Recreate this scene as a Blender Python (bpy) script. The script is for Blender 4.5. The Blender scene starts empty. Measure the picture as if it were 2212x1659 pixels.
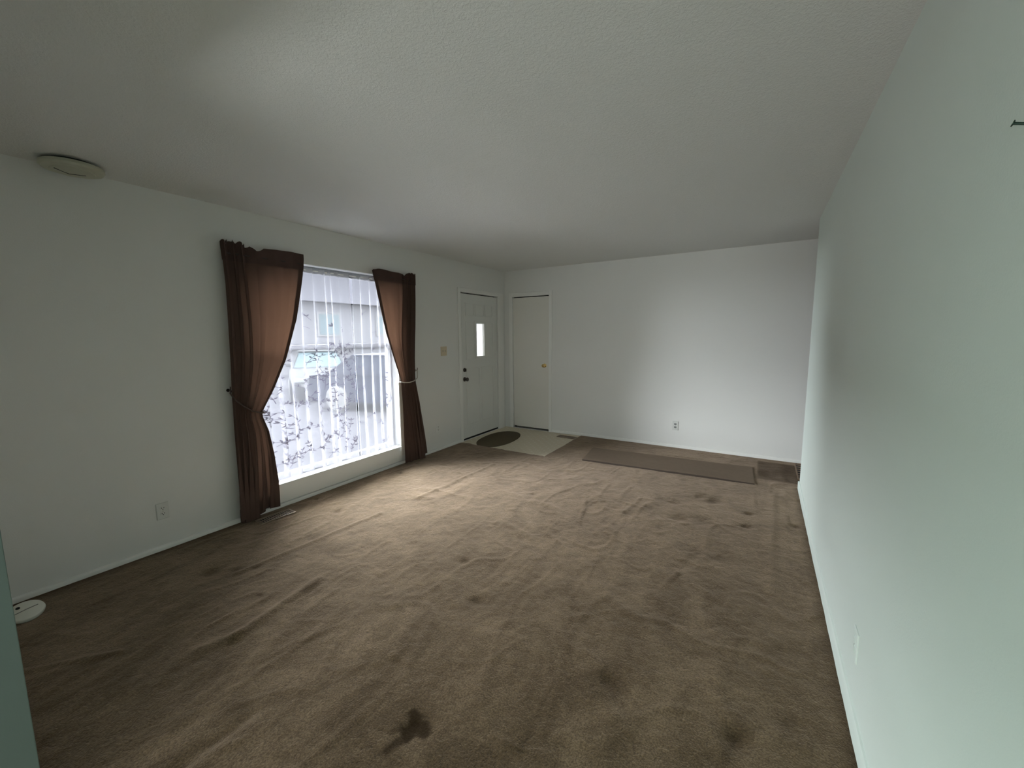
import bpy, bmesh, math, random
import numpy as np
from mathutils import Vector, Matrix

random.seed(7)
rng = np.random.default_rng(11)
scene = bpy.context.scene
COL = scene.collection
PI = math.pi

# ------------------------------------------------------------------ camera
CAM = (3.48974, -5.46978, 1.46193)
YAW, PITCH, ROLL = -0.5514, -0.11899, -0.00942
F_PX = 880.1
d = Vector((math.sin(YAW) * math.cos(PITCH), math.cos(YAW) * math.cos(PITCH), math.sin(PITCH)))
r = Vector((math.cos(YAW), -math.sin(YAW), 0))
u = r.cross(d)
r2 = r * math.cos(ROLL) + u * math.sin(ROLL)
u2 = -r * math.sin(ROLL) + u * math.cos(ROLL)
cam_data = bpy.data.cameras.new('camera')
cam = bpy.data.objects.new('camera', cam_data)
COL.objects.link(cam)
cam.matrix_world = Matrix(((r2.x, u2.x, -d.x, CAM[0]), (r2.y, u2.y, -d.y, CAM[1]), (r2.z, u2.z, -d.z, CAM[2]), (0, 0, 0, 1)))
cam_data.sensor_width = 36.0
cam_data.lens = 36.0 * F_PX / 2212.0
cam_data.clip_start = 0.02
cam_data.clip_end = 200
scene.camera = cam

# ------------------------------------------------------------------ sky, lights, exposure
SKY = 50.0
scene.view_settings.view_transform = 'Standard'
scene.view_settings.look = 'None'
scene.view_settings.exposure = 0.12
scene.view_settings.gamma = 1.0
scene.view_settings.use_curve_mapping = False
world = bpy.data.worlds.new('overcast_sky')
scene.world = world
world.use_nodes = True
wb = world.node_tree.nodes['Background']
wb.inputs['Color'].default_value = (0.95, 0.95, 1.0, 1)
wb.inputs['Strength'].default_value = SKY


def area(name, loc, rot, sx, sy, power, color, portal=False):
    l = bpy.data.lights.new(name, 'AREA')
    l.shape = 'RECTANGLE'
    l.size, l.size_y, l.energy, l.color = sx, sy, power, color
    o = bpy.data.objects.new(name, l)
    COL.objects.link(o)
    o.location, o.rotation_euler = loc, rot
    if portal:
        l.cycles.is_portal = True
    return o


# the portal only steers sky sampling through the picture window
area('picture_window_sky_portal', (-0.30, -3.05, 1.14), (0, -PI / 2, 0), 2.1, 1.7, 1, (1, 1, 1), True)
# the same for the unseen windows assumed behind the camera as fill
area('rear_window_sky_portal', (-0.20, -7.05, 1.25), (0, -PI / 2, 0), 1.9, 2.1, 1, (1, 1, 1), True)
area('fill_window_sky_portal', (2.075, -9.02, 0.46), (PI / 2, 0, 0), 3.1, 0.8, 1, (1, 1, 1), True)

# ------------------------------------------------------------------ material helpers
def mat(name):
    m = bpy.data.materials.new(name)
    m.use_nodes = True
    nt = m.node_tree
    nt.nodes.clear()
    out = nt.nodes.new('ShaderNodeOutputMaterial')
    return m, nt, out


def N(nt, kind, **kw):
    n = nt.nodes.new(kind)
    for k, v in kw.items():
        if k in n.inputs:
            n.inputs[k].default_value = v
        else:
            setattr(n, k, v)
    return n


def L(nt, a, b):
    nt.links.new(a, b)


def principled(name, color, rough=0.6, metal=0.0, var=0.0, var_scale=4.0, bump=0.0, bump_scale=200.0, bump_dist=0.001, sheen=0.0, spec=0.5):
    m, nt, out = mat(name)
    b = N(nt, 'ShaderNodeBsdfPrincipled')
    b.inputs['Roughness'].default_value = rough
    b.inputs['Metallic'].default_value = metal
    b.inputs['Specular IOR Level'].default_value = spec
    b.inputs['Sheen Weight'].default_value = sheen
    tc = N(nt, 'ShaderNodeTexCoord')
    if var > 0:
        no = N(nt, 'ShaderNodeTexNoise')
        no.inputs['Scale'].default_value = var_scale
        no.inputs['Detail'].default_value = 4
        L(nt, tc.outputs['Object'], no.inputs['Vector'])
        mx = N(nt, 'ShaderNodeMix', data_type='RGBA')
        mx.inputs[6].default_value = tuple(c * (1 - var) for c in color) + (1,)
        mx.inputs[7].default_value = tuple(min(1, c * (1 + var)) for c in color) + (1,)
        L(nt, no.outputs['Fac'], mx.inputs[0])
        L(nt, mx.outputs[2], b.inputs['Base Color'])
    else:
        b.inputs['Base Color'].default_value = tuple(color) + (1,)
    if bump > 0:
        nb = N(nt, 'ShaderNodeTexNoise')
        nb.inputs['Scale'].default_value = bump_scale
        nb.inputs['Detail'].default_value = 3
        L(nt, tc.outputs['Object'], nb.inputs['Vector'])
        bp = N(nt, 'ShaderNodeBump')
        bp.inputs['Strength'].default_value = bump
        bp.inputs['Distance'].default_value = bump_dist
        L(nt, nb.outputs['Fac'], bp.inputs['Height'])
        L(nt, bp.outputs['Normal'], b.inputs['Normal'])
    L(nt, b.outputs['BSDF'], out.inputs['Surface'])
    return m


WALL = principled('white_wall_paint', (0.80, 0.80, 0.775), 0.75, var=0.025, var_scale=1.2, bump=0.35, bump_scale=170, bump_dist=0.0012, spec=0.25)
WALLR = principled('green_lit_wall_paint', (0.74, 0.815, 0.765), 0.75, var=0.025, var_scale=1.2, bump=0.35, bump_scale=170, bump_dist=0.0012, spec=0.25)  # greenish daylight on this wall is put into the paint colour
TRIM = principled('white_trim_paint', (0.86, 0.86, 0.83), 0.5, var=0.02, var_scale=3, spec=0.35)
DOORP = principled('white_door_paint', (0.77, 0.775, 0.745), 0.5, var=0.03, var_scale=2.5, bump=0.08, bump_scale=90, spec=0.3)
SLABP = principled('cream_slab_door_paint', (0.79, 0.775, 0.72), 0.55, var=0.03, var_scale=2.5, spec=0.3)
JAMB = principled('shade_toned_jamb', (0.155, 0.20, 0.185), 0.6, var=0.03, var_scale=3, bump=0.2, bump_scale=170, spec=0.2)  # shade on the partition end is put into this dark colour
DARK = principled('dark_gap', (0.012, 0.011, 0.010), 0.9)
PLASTIC = principled('white_plastic', (0.70, 0.71, 0.68), 0.4, var=0.02, var_scale=30)
CREAM = principled('yellowed_plastic', (0.50, 0.50, 0.40), 0.45, var=0.04, var_scale=25)
DISC = principled('offwhite_disc_plastic', (0.78, 0.78, 0.70), 0.4, var=0.03, var_scale=30)
ALMOND = principled('almond_plastic', (0.66, 0.56, 0.40), 0.4, var=0.02, var_scale=30)
BLACK = principled('black_slot', (0.01, 0.01, 0.01), 0.7)
BRASS = principled('polished_brass', (0.80, 0.58, 0.25), 0.18, metal=1.0)
BRONZE = principled('dark_bronze', (0.10, 0.085, 0.075), 0.3, metal=0.85)
REGI = principled('brown_register_metal', (0.27, 0.21, 0.15), 0.45, metal=0.3, var=0.05, var_scale=20)
WOODREG = principled('reddish_wood', (0.24, 0.15, 0.085), 0.5, var=0.2, var_scale=14)
NAIL = principled('dark_green_steel', (0.03, 0.06, 0.045), 0.4, metal=0.6)
MATD = principled('brown_mat_pile', (0.115, 0.092, 0.060), 0.95, var=0.12, var_scale=60, bump=0.6, bump_scale=500, bump_dist=0.002, spec=0.1)
RUNNER = principled('grey_brown_runner_pile', (0.225, 0.170, 0.125), 0.95, var=0.10, var_scale=22, bump=0.6, bump_scale=420, bump_dist=0.002, spec=0.1)
RUNBACK = principled('dark_runner_backing', (0.05, 0.035, 0.025), 0.9)
VINYL = principled('grey_aluminium_frame', (0.22, 0.22, 0.235), 0.5, spec=0.2)
LINING = principled('ivory_lining_cloth', (0.80, 0.78, 0.72), 0.9, bump=0.2, bump_scale=600)
HOOKM = principled('dark_hook_metal', (0.05, 0.035, 0.03), 0.4, metal=0.5)


def ceiling_material():
    m, nt, out = mat('textured_ceiling_paint')
    b = N(nt, 'ShaderNodeBsdfPrincipled')
    b.inputs['Base Color'].default_value = (0.79, 0.79, 0.765, 1)
    b.inputs['Roughness'].default_value = 0.9
    b.inputs['Specular IOR Level'].default_value = 0.15
    tc = N(nt, 'ShaderNodeTexCoord')
    n1 = N(nt, 'ShaderNodeTexNoise')
    n1.inputs['Scale'].default_value = 85
    n1.inputs['Detail'].default_value = 5
    n1.inputs['Roughness'].default_value = 0.65
    n1.inputs['Distortion'].default_value = 0.6
    L(nt, tc.outputs['Object'], n1.inputs['Vector'])
    rp = N(nt, 'ShaderNodeValToRGB')
    rp.color_ramp.elements[0].position = 0.40
    rp.color_ramp.elements[1].position = 0.66
    L(nt, n1.outputs['Fac'], rp.inputs['Fac'])
    bp = N(nt, 'ShaderNodeBump')
    bp.inputs['Strength'].default_value = 0.5
    bp.inputs['Distance'].default_value = 0.003
    L(nt, rp.outputs['Color'], bp.inputs['Height'])
    L(nt, bp.outputs['Normal'], b.inputs['Normal'])
    L(nt, b.outputs['BSDF'], out.inputs['Surface'])
    return m


CEIL = ceiling_material()


def carpet_material():
    m, nt, out = mat('beige_brown_carpet_pile')
    b = N(nt, 'ShaderNodeBsdfPrincipled')
    b.inputs['Roughness'].default_value = 1.0
    b.inputs['Specular IOR Level'].default_value = 0.05
    b.inputs['Sheen Weight'].default_value = 0.55
    b.inputs['Sheen Roughness'].default_value = 0.45
    b.inputs['Sheen Tint'].default_value = (0.92, 0.72, 0.57, 1)
    tc = N(nt, 'ShaderNodeTexCoord')

    def noise(scale, detail=3, rough=0.55, dist=0.0, vec=None):
        n = N(nt, 'ShaderNodeTexNoise')
        n.inputs['Scale'].default_value = scale
        n.inputs['Detail'].default_value = detail
        n.inputs['Roughness'].default_value = rough
        n.inputs['Distortion'].default_value = dist
        L(nt, vec or tc.outputs['Object'], n.inputs['Vector'])
        return n
    mp = N(nt, 'ShaderNodeMapping')
    mp.inputs['Rotation'].default_value = (0, 0, 0.25)
    mp.inputs['Scale'].default_value = (1.0, 0.55, 1)
    L(nt, tc.outputs['Object'], mp.inputs['Vector'])
    nap = noise(3.2, 4, 0.6, 1.4, mp.outputs['Vector'])
    fine = noise(150, 3, 0.65)
    mid = noise(22, 4, 0.65, 0.5)

    def ramp(sock, p0, p1, c0, c1):
        rr = N(nt, 'ShaderNodeValToRGB')
        rr.color_ramp.elements[0].position = p0
        rr.color_ramp.elements[1].position = p1
        rr.color_ramp.elements[0].color = c0 + (1,)
        rr.color_ramp.elements[1].color = c1 + (1,)
        L(nt, sock, rr.inputs['Fac'])
        return rr
    base = ramp(nap.outputs['Fac'], 0.36, 0.66, (0.094, 0.064, 0.032), (0.196, 0.140, 0.083))
    mf = ramp(fine.outputs['Fac'], 0.34, 0.66, (0.50, 0.50, 0.50), (1.30, 1.30, 1.30))
    mm = ramp(mid.outputs['Fac'], 0.30, 0.72, (0.82, 0.82, 0.82), (1.12, 1.12, 1.12))

    def mul(a, c):
        x = N(nt, 'ShaderNodeMix', data_type='RGBA', blend_type='MULTIPLY')
        x.inputs[0].default_value = 1.0
        L(nt, a, x.inputs[6])
        L(nt, c, x.inputs[7])
        return x.outputs[2]
    c = mul(mul(base.outputs['Color'], mf.outputs['Color']), mm.outputs['Color'])
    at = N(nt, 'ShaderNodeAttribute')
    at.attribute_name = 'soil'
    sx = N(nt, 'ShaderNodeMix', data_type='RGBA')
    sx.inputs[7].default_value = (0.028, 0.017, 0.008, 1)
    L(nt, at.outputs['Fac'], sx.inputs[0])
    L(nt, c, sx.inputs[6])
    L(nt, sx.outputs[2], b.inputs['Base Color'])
    inv = N(nt, 'ShaderNodeMath', operation='MULTIPLY_ADD')
    inv.inputs[1].default_value = -0.60
    inv.inputs[2].default_value = 0.60
    L(nt, at.outputs['Fac'], inv.inputs[0])
    L(nt, inv.outputs[0], b.inputs['Sheen Weight'])
    b1 = N(nt, 'ShaderNodeBump')
    b1.inputs['Strength'].default_value = 0.7
    b1.inputs['Distance'].default_value = 0.006
    L(nt, fine.outputs['Fac'], b1.inputs['Height'])
    b2 = N(nt, 'ShaderNodeBump')
    b2.inputs['Strength'].default_value = 0.6
    b2.inputs['Distance'].default_value = 0.012
    L(nt, mid.outputs['Fac'], b2.inputs['Height'])
    L(nt, b1.outputs['Normal'], b2.inputs['Normal'])
    L(nt, b2.outputs['Normal'], b.inputs['Normal'])
    L(nt, b.outputs['BSDF'], out.inputs['Surface'])
    return m


CARPET = carpet_material()


def lino_material():
    m, nt, out = mat('beige_speckled_vinyl')
    b = N(nt, 'ShaderNodeBsdfPrincipled')
    b.inputs['Roughness'].default_value = 0.45
    b.inputs['Specular IOR Level'].default_value = 0.3
    tc = N(nt, 'ShaderNodeTexCoord')
    mp = N(nt, 'ShaderNodeMapping')
    mp.inputs['Rotation'].default_value = (0, 0, PI / 4)
    L(nt, tc.outputs['Object'], mp.inputs['Vector'])
    ch = N(nt, 'ShaderNodeTexVoronoi', distance='CHEBYCHEV')
    ch.inputs['Scale'].default_value = 12.0
    ch.inputs['Randomness'].default_value = 0.0
    L(nt, mp.outputs['Vector'], ch.inputs['Vector'])
    lt = N(nt, 'ShaderNodeMath', operation='LESS_THAN')
    lt.inputs[1].default_value = 0.13
    L(nt, ch.outputs['Distance'], lt.inputs[0])
    no = N(nt, 'ShaderNodeTexNoise')
    no.inputs['Scale'].default_value = 160
    no.inputs['Detail'].default_value = 2
    L(nt, tc.outputs['Object'], no.inputs['Vector'])
    m1 = N(nt, 'ShaderNodeMix', data_type='RGBA')
    m1.inputs[6].default_value = (0.64, 0.565, 0.43, 1)
    m1.inputs[7].default_value = (0.78, 0.70, 0.55, 1)
    L(nt, no.outputs['Fac'], m1.inputs[0])
    m2 = N(nt, 'ShaderNodeMix', data_type='RGBA')
    m2.inputs[7].default_value = (0.80, 0.75, 0.64, 1)
    L(nt, lt.outputs['Value'], m2.inputs[0])
    L(nt, m1.outputs[2], m2.inputs[6])
    L(nt, m2.outputs[2], b.inputs['Base Color'])
    L(nt, b.outputs['BSDF'], out.inputs['Surface'])
    return m


LINO = lino_material()


def cloth_material(name, col, trans, transp=0.0, tfac=0.5, weave=900):
    """woven cloth: diffuse + translucent, with see-through gaps between the threads"""
    m, nt, out = mat(name)
    tc = N(nt, 'ShaderNodeTexCoord')
    no = N(nt, 'ShaderNodeTexNoise')
    no.inputs['Scale'].default_value = weave
    L(nt, tc.outputs['Object'], no.inputs['Vector'])
    bp = N(nt, 'ShaderNodeBump')
    bp.inputs['Strength'].default_value = 0.25
    bp.inputs['Distance'].default_value = 0.0008
    L(nt, no.outputs['Fac'], bp.inputs['Height'])
    df = N(nt, 'ShaderNodeBsdfDiffuse')
    df.inputs['Color'].default_value = col + (1,)
    L(nt, bp.outputs['Normal'], df.inputs['Normal'])
    tr = N(nt, 'ShaderNodeBsdfTranslucent')
    tr.inputs['Color'].default_value = trans + (1,)
    mx = N(nt, 'ShaderNodeMixShader')
    mx.inputs[0].default_value = tfac
    L(nt, df.outputs[0], mx.inputs[1])
    L(nt, tr.outputs[0], mx.inputs[2])
    if transp > 0:
        tp = N(nt, 'ShaderNodeBsdfTransparent')
        m2 = N(nt, 'ShaderNodeMixShader')
        m2.inputs[0].default_value = transp
        L(nt, mx.outputs[0], m2.inputs[1])
        L(nt, tp.outputs[0], m2.inputs[2])
        L(nt, m2.outputs[0], out.inputs['Surface'])
    else:
        L(nt, mx.outputs[0], out.inputs['Surface'])
    return m


BROWN = cloth_material('brown_drape_cloth', (0.15, 0.098, 0.082), (0.062, 0.032, 0.019), 0.0, 0.42)
BROWNH = cloth_material('brown_drape_hem_cloth', (0.12, 0.078, 0.068), (0.045, 0.024, 0.016), 0.0, 0.30)
CORD = principled('brown_tieback_cord', (0.09, 0.06, 0.05), 0.8, bump=0.4, bump_scale=300)
CORDL = principled('pale_tieback_cord', (0.42, 0.38, 0.33), 0.7, bump=0.4, bump_scale=300)
SHEER = cloth_material('white_sheer_voile', (0.80, 0.80, 0.84), (0.78, 0.77, 0.86), 0.62, 0.075)
SHEER2 = cloth_material('thin_white_sheer_voile', (0.80, 0.80, 0.84), (0.78, 0.78, 0.85), 0.70, 0.070)
SPRIG = cloth_material('grey_embroidery_thread', (0.30, 0.28, 0.34), (0.085, 0.080, 0.105), 0.12, 0.22)


def glass_material(name, tint=(0.93, 0.96, 0.96)):
    m, nt, out = mat(name)
    tp = N(nt, 'ShaderNodeBsdfTransparent')
    tp.inputs['Color'].default_value = tint + (1,)
    gl = N(nt, 'ShaderNodeBsdfGlossy')
    gl.inputs['Roughness'].default_value = 0.02
    lw = N(nt, 'ShaderNodeFresnel')
    lw.inputs['IOR'].default_value = 1.25
    mx = N(nt, 'ShaderNodeMixShader')
    L(nt, lw.outputs[0], mx.inputs[0])
    L(nt, tp.outputs[0], mx.inputs[1])
    L(nt, gl.outputs[0], mx.inputs[2])
    L(nt, mx.outputs[0], out.inputs['Surface'])
    return m


GLASS = glass_material('clear_window_glass')
FROST = cloth_material('textured_obscure_glass', (0.6, 0.62, 0.62), (0.55, 0.56, 0.55), 0.008, 0.5, 120)

SCREEN = glass_material('green_fill_filter', (0.37, 0.435, 0.40))  # added filter: dims and greens the daylight fill from behind
FILL_FILTER2 = glass_material('grey_fill_filter', (0.575, 0.59, 0.565))  # added filter: sets how strongly the low fill window lights the room
# outside
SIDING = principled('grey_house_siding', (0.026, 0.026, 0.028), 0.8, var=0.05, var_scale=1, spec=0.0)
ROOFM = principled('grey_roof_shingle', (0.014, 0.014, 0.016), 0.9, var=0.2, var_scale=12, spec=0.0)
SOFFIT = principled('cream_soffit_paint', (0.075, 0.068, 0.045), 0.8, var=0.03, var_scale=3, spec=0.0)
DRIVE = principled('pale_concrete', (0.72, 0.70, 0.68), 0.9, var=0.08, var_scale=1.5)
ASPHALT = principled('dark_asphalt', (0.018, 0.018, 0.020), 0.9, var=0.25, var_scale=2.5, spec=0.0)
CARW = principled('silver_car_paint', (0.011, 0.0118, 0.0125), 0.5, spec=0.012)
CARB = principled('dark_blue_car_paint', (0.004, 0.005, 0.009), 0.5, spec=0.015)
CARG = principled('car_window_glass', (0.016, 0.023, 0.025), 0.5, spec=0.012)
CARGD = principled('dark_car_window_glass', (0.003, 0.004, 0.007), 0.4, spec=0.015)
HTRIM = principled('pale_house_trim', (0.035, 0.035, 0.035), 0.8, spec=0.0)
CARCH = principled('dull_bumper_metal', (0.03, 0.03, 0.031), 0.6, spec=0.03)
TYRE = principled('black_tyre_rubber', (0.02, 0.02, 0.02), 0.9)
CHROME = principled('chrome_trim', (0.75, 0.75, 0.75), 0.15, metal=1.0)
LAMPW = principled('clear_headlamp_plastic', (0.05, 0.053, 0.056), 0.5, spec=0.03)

# ------------------------------------------------------------------ mesh helpers
def mesh_obj(name, verts, faces, m, parent=None, smooth=False, extra_mats=(), fmats=None):
    me = bpy.data.meshes.new(name)
    me.from_pydata([tuple(map(float, v)) for v in verts], [], [tuple(f) for f in faces])
    me.materials.append(m)
    for e in extra_mats:
        me.materials.append(e)
    if fmats is not None:
        me.polygons.foreach_set('material_index', np.asarray(fmats, dtype=np.int32))
    if smooth:
        me.polygons.foreach_set('use_smooth', np.ones(len(me.polygons), dtype=bool))
    me.update()
    o = bpy.data.objects.new(name, me)
    COL.objects.link(o)
    if parent is not None:
        o.parent = parent
        # geometry is written in world space; parents are moved with keep-in-place matrices
        o.matrix_parent_inverse = Matrix.Translation(-Vector(parent.location)) if parent.rotation_euler[2] == 0 else parent.matrix_basis.inverted()
    return o


class MB:
    def __init__(s):
        s.v, s.f, s.m = [], [], []

    def add(s, verts, faces, mi=0):
        b = len(s.v)
        s.v += [tuple(v) for v in verts]
        s.f += [tuple(b + i for i in f) for f in faces]
        s.m += [mi] * len(faces)
        return s

    def box(s, lo, hi, mi=0):
        x0, y0, z0 = lo
        x1, y1, z1 = hi
        v = [(x0, y0, z0), (x1, y0, z0), (x1, y1, z0), (x0, y1, z0), (x0, y0, z1), (x1, y0, z1), (x1, y1, z1), (x0, y1, z1)]
        f = [(0, 3, 2, 1), (4, 5, 6, 7), (0, 1, 5, 4), (1, 2, 6, 5), (2, 3, 7, 6), (3, 0, 4, 7)]
        return s.add(v, f, mi)

    def quad(s, a, b, c, e, mi=0):
        return s.add([a, b, c, e], [(0, 1, 2, 3)], mi)

    def lathe(s, prof, origin, axis, n=28, mi=0, phase=0.0):
        """prof: list of (radius, height along axis)"""
        ax = Vector(axis).normalized()
        t = Vector((0, 0, 1)) if abs(ax.z) < 0.9 else Vector((1, 0, 0))
        e1 = ax.cross(t).normalized()
        e2 = ax.cross(e1)
        o = Vector(origin)
        V, Fc = [], []
        for (rr, h) in prof:
            for i in range(n):
                a = 2 * PI * i / n + phase
                V.append(o + ax * h + (e1 * math.cos(a) + e2 * math.sin(a)) * rr)
        for k in range(len(prof) - 1):
            for i in range(n):
                j = (i + 1) % n
                Fc.append((k * n + i, k * n + j, (k + 1) * n + j, (k + 1) * n + i))
        Fc.append(tuple(range(n - 1, -1, -1)))
        Fc.append(tuple((len(prof) - 1) * n + i for i in range(n)))
        return s.add(V, Fc, mi)

    def tube(s, pts, rad, n=8, mi=0):
        pts = [Vector(p) for p in pts]
        V, Fc = [], []
        for k, p in enumerate(pts):
            a = pts[max(0, k - 1)]
            b = pts[min(len(pts) - 1, k + 1)]
            t = (b - a).normalized()
            ref = Vector((0, 0, 1)) if abs(t.z) < 0.9 else Vector((0, 1, 0))
            e1 = t.cross(ref).normalized()
            e2 = t.cross(e1)
            rr = rad[k] if isinstance(rad, (list, tuple)) else rad
            for i in range(n):
                q = 2 * PI * i / n
                V.append(p + (e1 * math.cos(q) + e2 * math.sin(q)) * rr)
        for k in range(len(pts) - 1):
            for i in range(n):
                j = (i + 1) % n
                Fc.append((k * n + i, k * n + j, (k + 1) * n + j, (k + 1) * n + i))
        Fc.append(tuple(range(n - 1, -1, -1)))
        Fc.append(tuple((len(pts) - 1) * n + i for i in range(n)))
        return s.add(V, Fc, mi)

    def extrude(s, prof, axis, a, b, mi=0):
        """closed profile of 2-D points swept along axis 0/1/2 between a and b; the 2-D points fill the other two axes in order"""
        n = len(prof)

        def mk(p, t):
            q = list(p)
            q.insert(axis, t)
            return tuple(q)
        V = [mk(p, a) for p in prof] + [mk(p, b) for p in prof]
        Fc = [(i, (i + 1) % n, n + (i + 1) % n, n + i) for i in range(n)]
        Fc += [tuple(range(n - 1, -1, -1)), tuple(range(n, 2 * n))]
        return s.add(V, Fc, mi)

    def build(s, name, m, parent=None, smooth=False, extra=(), bevel=0.0, seg=2):
        o = mesh_obj(name, s.v, s.f, m, parent, False, extra, s.m)
        bm = bmesh.new()
        bm.from_mesh(o.data)
        bmesh.ops.recalc_face_normals(bm, faces=bm.faces)
        bm.to_mesh(o.data)
        bm.free()
        if smooth:
            for p in o.data.polygons:
                p.use_smooth = True
            o.data.set_sharp_from_angle(angle=math.radians(38))
        if bevel > 0:
            mod = o.modifiers.new('edge', 'BEVEL')
            mod.width = bevel
            mod.segments = seg
            mod.limit_method = 'ANGLE'
        return o


def thing(name, label, cat, loc, group=None):
    o = bpy.data.objects.new(name, None)
    o.empty_display_size = 0.05
    COL.objects.link(o)
    o.location = loc
    tag(o, label, cat, group)
    return o


def tag(o, label, cat, group=None, kind=None):
    o['label'] = label
    o['category'] = cat
    if group:
        o['group'] = group
    if kind:
        o['kind'] = kind
    return o


def struct(o, label=None, cat=None):
    o['kind'] = 'structure'
    if label:
        o['label'] = label
        o['category'] = cat
    return o


def slab(name, m, axis, plane, thick, ulim, zlim, holes, ubreak=()):
    """a wall slab: face at 'plane' on axis 0 (x) or 1 (y), going 'thick' behind it, with rectangular holes (u0,u1,z0,z1)"""
    us = sorted(set([ulim[0], ulim[1]] + [h[i] for h in holes for i in (0, 1)] + list(ubreak)))
    zs = sorted(set([zlim[0], zlim[1]] + [h[i] for h in holes for i in (2, 3)]))

    def solid(i, j):
        if i < 0 or j < 0 or i >= len(us) - 1 or j >= len(zs) - 1:
            return False
        cu, cz = (us[i] + us[i + 1]) / 2, (zs[j] + zs[j + 1]) / 2
        return not any(h[0] < cu < h[1] and h[2] < cz < h[3] for h in holes)

    def P(uu, zz, w):
        t = plane + (thick if w else 0)
        return (t, uu, zz) if axis == 0 else (uu, t, zz)
    mb = MB()
    for i in range(len(us) - 1):
        for j in range(len(zs) - 1):
            if not solid(i, j):
                continue
            a, b, c, e = us[i], us[i + 1], zs[j], zs[j + 1]
            for w in (0, 1):
                mb.quad(P(a, c, w), P(b, c, w), P(b, e, w), P(a, e, w))
            if not solid(i - 1, j):
                mb.quad(P(a, c, 0), P(a, e, 0), P(a, e, 1), P(a, c, 1))
            if not solid(i + 1, j):
                mb.quad(P(b, c, 0), P(b, e, 0), P(b, e, 1), P(b, c, 1))
            if not solid(i, j - 1):
                mb.quad(P(a, c, 0), P(b, c, 0), P(b, c, 1), P(a, c, 1))
            if not solid(i, j + 1):
                mb.quad(P(a, e, 0), P(b, e, 0), P(b, e, 1), P(a, e, 1))
    o = mesh_obj(name, mb.v, mb.f, m)
    bm = bmesh.new()
    bm.from_mesh(o.data)
    bmesh.ops.remove_doubles(bm, verts=bm.verts, dist=1e-5)
    bmesh.ops.recalc_face_normals(bm, faces=bm.faces)
    bm.to_mesh(o.data)
    bm.free()
    return o


# ------------------------------------------------------------------ the room shell
H = 2.44
RW = 3.85            # face of the right wall
RE = -0.937          # end of the right wall (passage beyond it)
WY0, WY1, WZ0, WZ1 = -3.785, -2.235, 0.20, 2.105   # picture window opening
D1 = (-1.105, -0.205, 0.0, 2.045)                  # front door opening in the left wall
D2 = (0.150, 0.778, 0.0, 2.045)                    # closet door opening in the back wall

struct(slab('wall_left', WALL, 0, 0.0, -0.16, (-9.0, 0.12), (-0.03, H), [(WY0, WY1, WZ0, WZ1), D1, (-8.05, -6.05, 0.35, 2.15)]))
struct(slab('wall_back', WALL, 1, 0.0, 0.12, (0.0, 5.6), (-0.03, H), [D2]))
struct(slab('wall_right', WALLR, 0, RW, 0.12, (-9.0, RE), (-0.03, H), []))
struct(slab('wall_hall_end', WALL, 0, 5.5, 0.1, (-2.2, 0.0), (-0.03, H), []))
struct(slab('wall_hall_side', WALL, 1, -2.1, -0.1, (RW + 0.12, 5.6), (-0.03, H), []))
struct(slab('wall_rear', WALL, 1, -8.9, -0.1, (0.0, RW), (-0.03, H), [(0.55, 3.60, 0.10, 0.82)]))
# short partition wall at the near left whose end shows along the left picture edge
struct(slab('wall_partition', WALL, 1, -5.30, -0.12, (0.0, RW), (-0.03, H), [(1.69, RW - 0.001, -0.03, 2.14)]))  # beam over the opening is added unseen to block rear light
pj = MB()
pj.box((1.6902, -5.422, -0.01), (1.704, -5.298, 2.139))  # board added on the wall end to carry its shade as colour
struct(pj.build('shaded_jamb_face', JAMB, bevel=0.002))
cl = MB()
cl.box((-0.20, -9.05, H), (5.65, 0.14, H + 0.05))
struct(cl.build('ceiling', CEIL))

# carpet (the floor): fine grid with pile unevenness, ridges, dents; cut away at the vinyl entry
LX0, LX1, LY0 = 0.0, 1.305, -1.185
gx = np.unique(np.round(np.concatenate([np.arange(0, 3.86, 0.0125), [LX1], np.arange(3.9, 5.6, 0.1)]), 4))
gy = np.unique(np.round(np.concatenate([np.arange(-9.0, -5.5, 0.12), np.arange(-5.5, 0.001, 0.0125), [LY0, 0.0]]), 4))
X, Y = np.meshgrid(gx, gy, indexing='ij')


def vnoise(x, y, s, seed):
    g = np.random.default_rng(seed).random((256, 256))
    fx, fy = x * s, y * s
    ix, iy = np.floor(fx).astype(int), np.floor(fy).astype(int)
    tx, ty = fx - ix, fy - iy
    tx, ty = tx * tx * (3 - 2 * tx), ty * ty * (3 - 2 * ty)
    q = lambda a, b: g[a % 256, b % 256]
    return (q(ix, iy) * (1 - tx) + q(ix + 1, iy) * tx) * (1 - ty) + (q(ix, iy + 1) * (1 - tx) + q(ix + 1, iy + 1) * tx) * ty - 0.5


ca, sa = math.cos(0.5), math.sin(0.5)
Xr, Yr = X * ca - Y * sa, X * sa + Y * ca
Z = 0.006 * vnoise(Xr, Yr, 2.2, 1) + 0.0050 * vnoise(Xr * 0.7, Yr, 6.0, 2) + 0.0040 * vnoise(X, Y, 13.0, 3) + 0.0030 * vnoise(X, Y, 27.0, 4)
# narrow wandering creases
for (s_, seed, amp) in ((1.6, 21, 0.0045), (3.1, 22, 0.0045), (5.0, 23, 0.0035)):
    nn = np.abs(vnoise(X * 1.25, Y * 0.7 + 0.15 * vnoise(X, Y, 4.0, seed + 9), s_, seed)) 
    Z += amp * np.exp(-(nn / 0.035) ** 2) * (vnoise(X, Y, 1.3, seed + 5) > -0.05)


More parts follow.
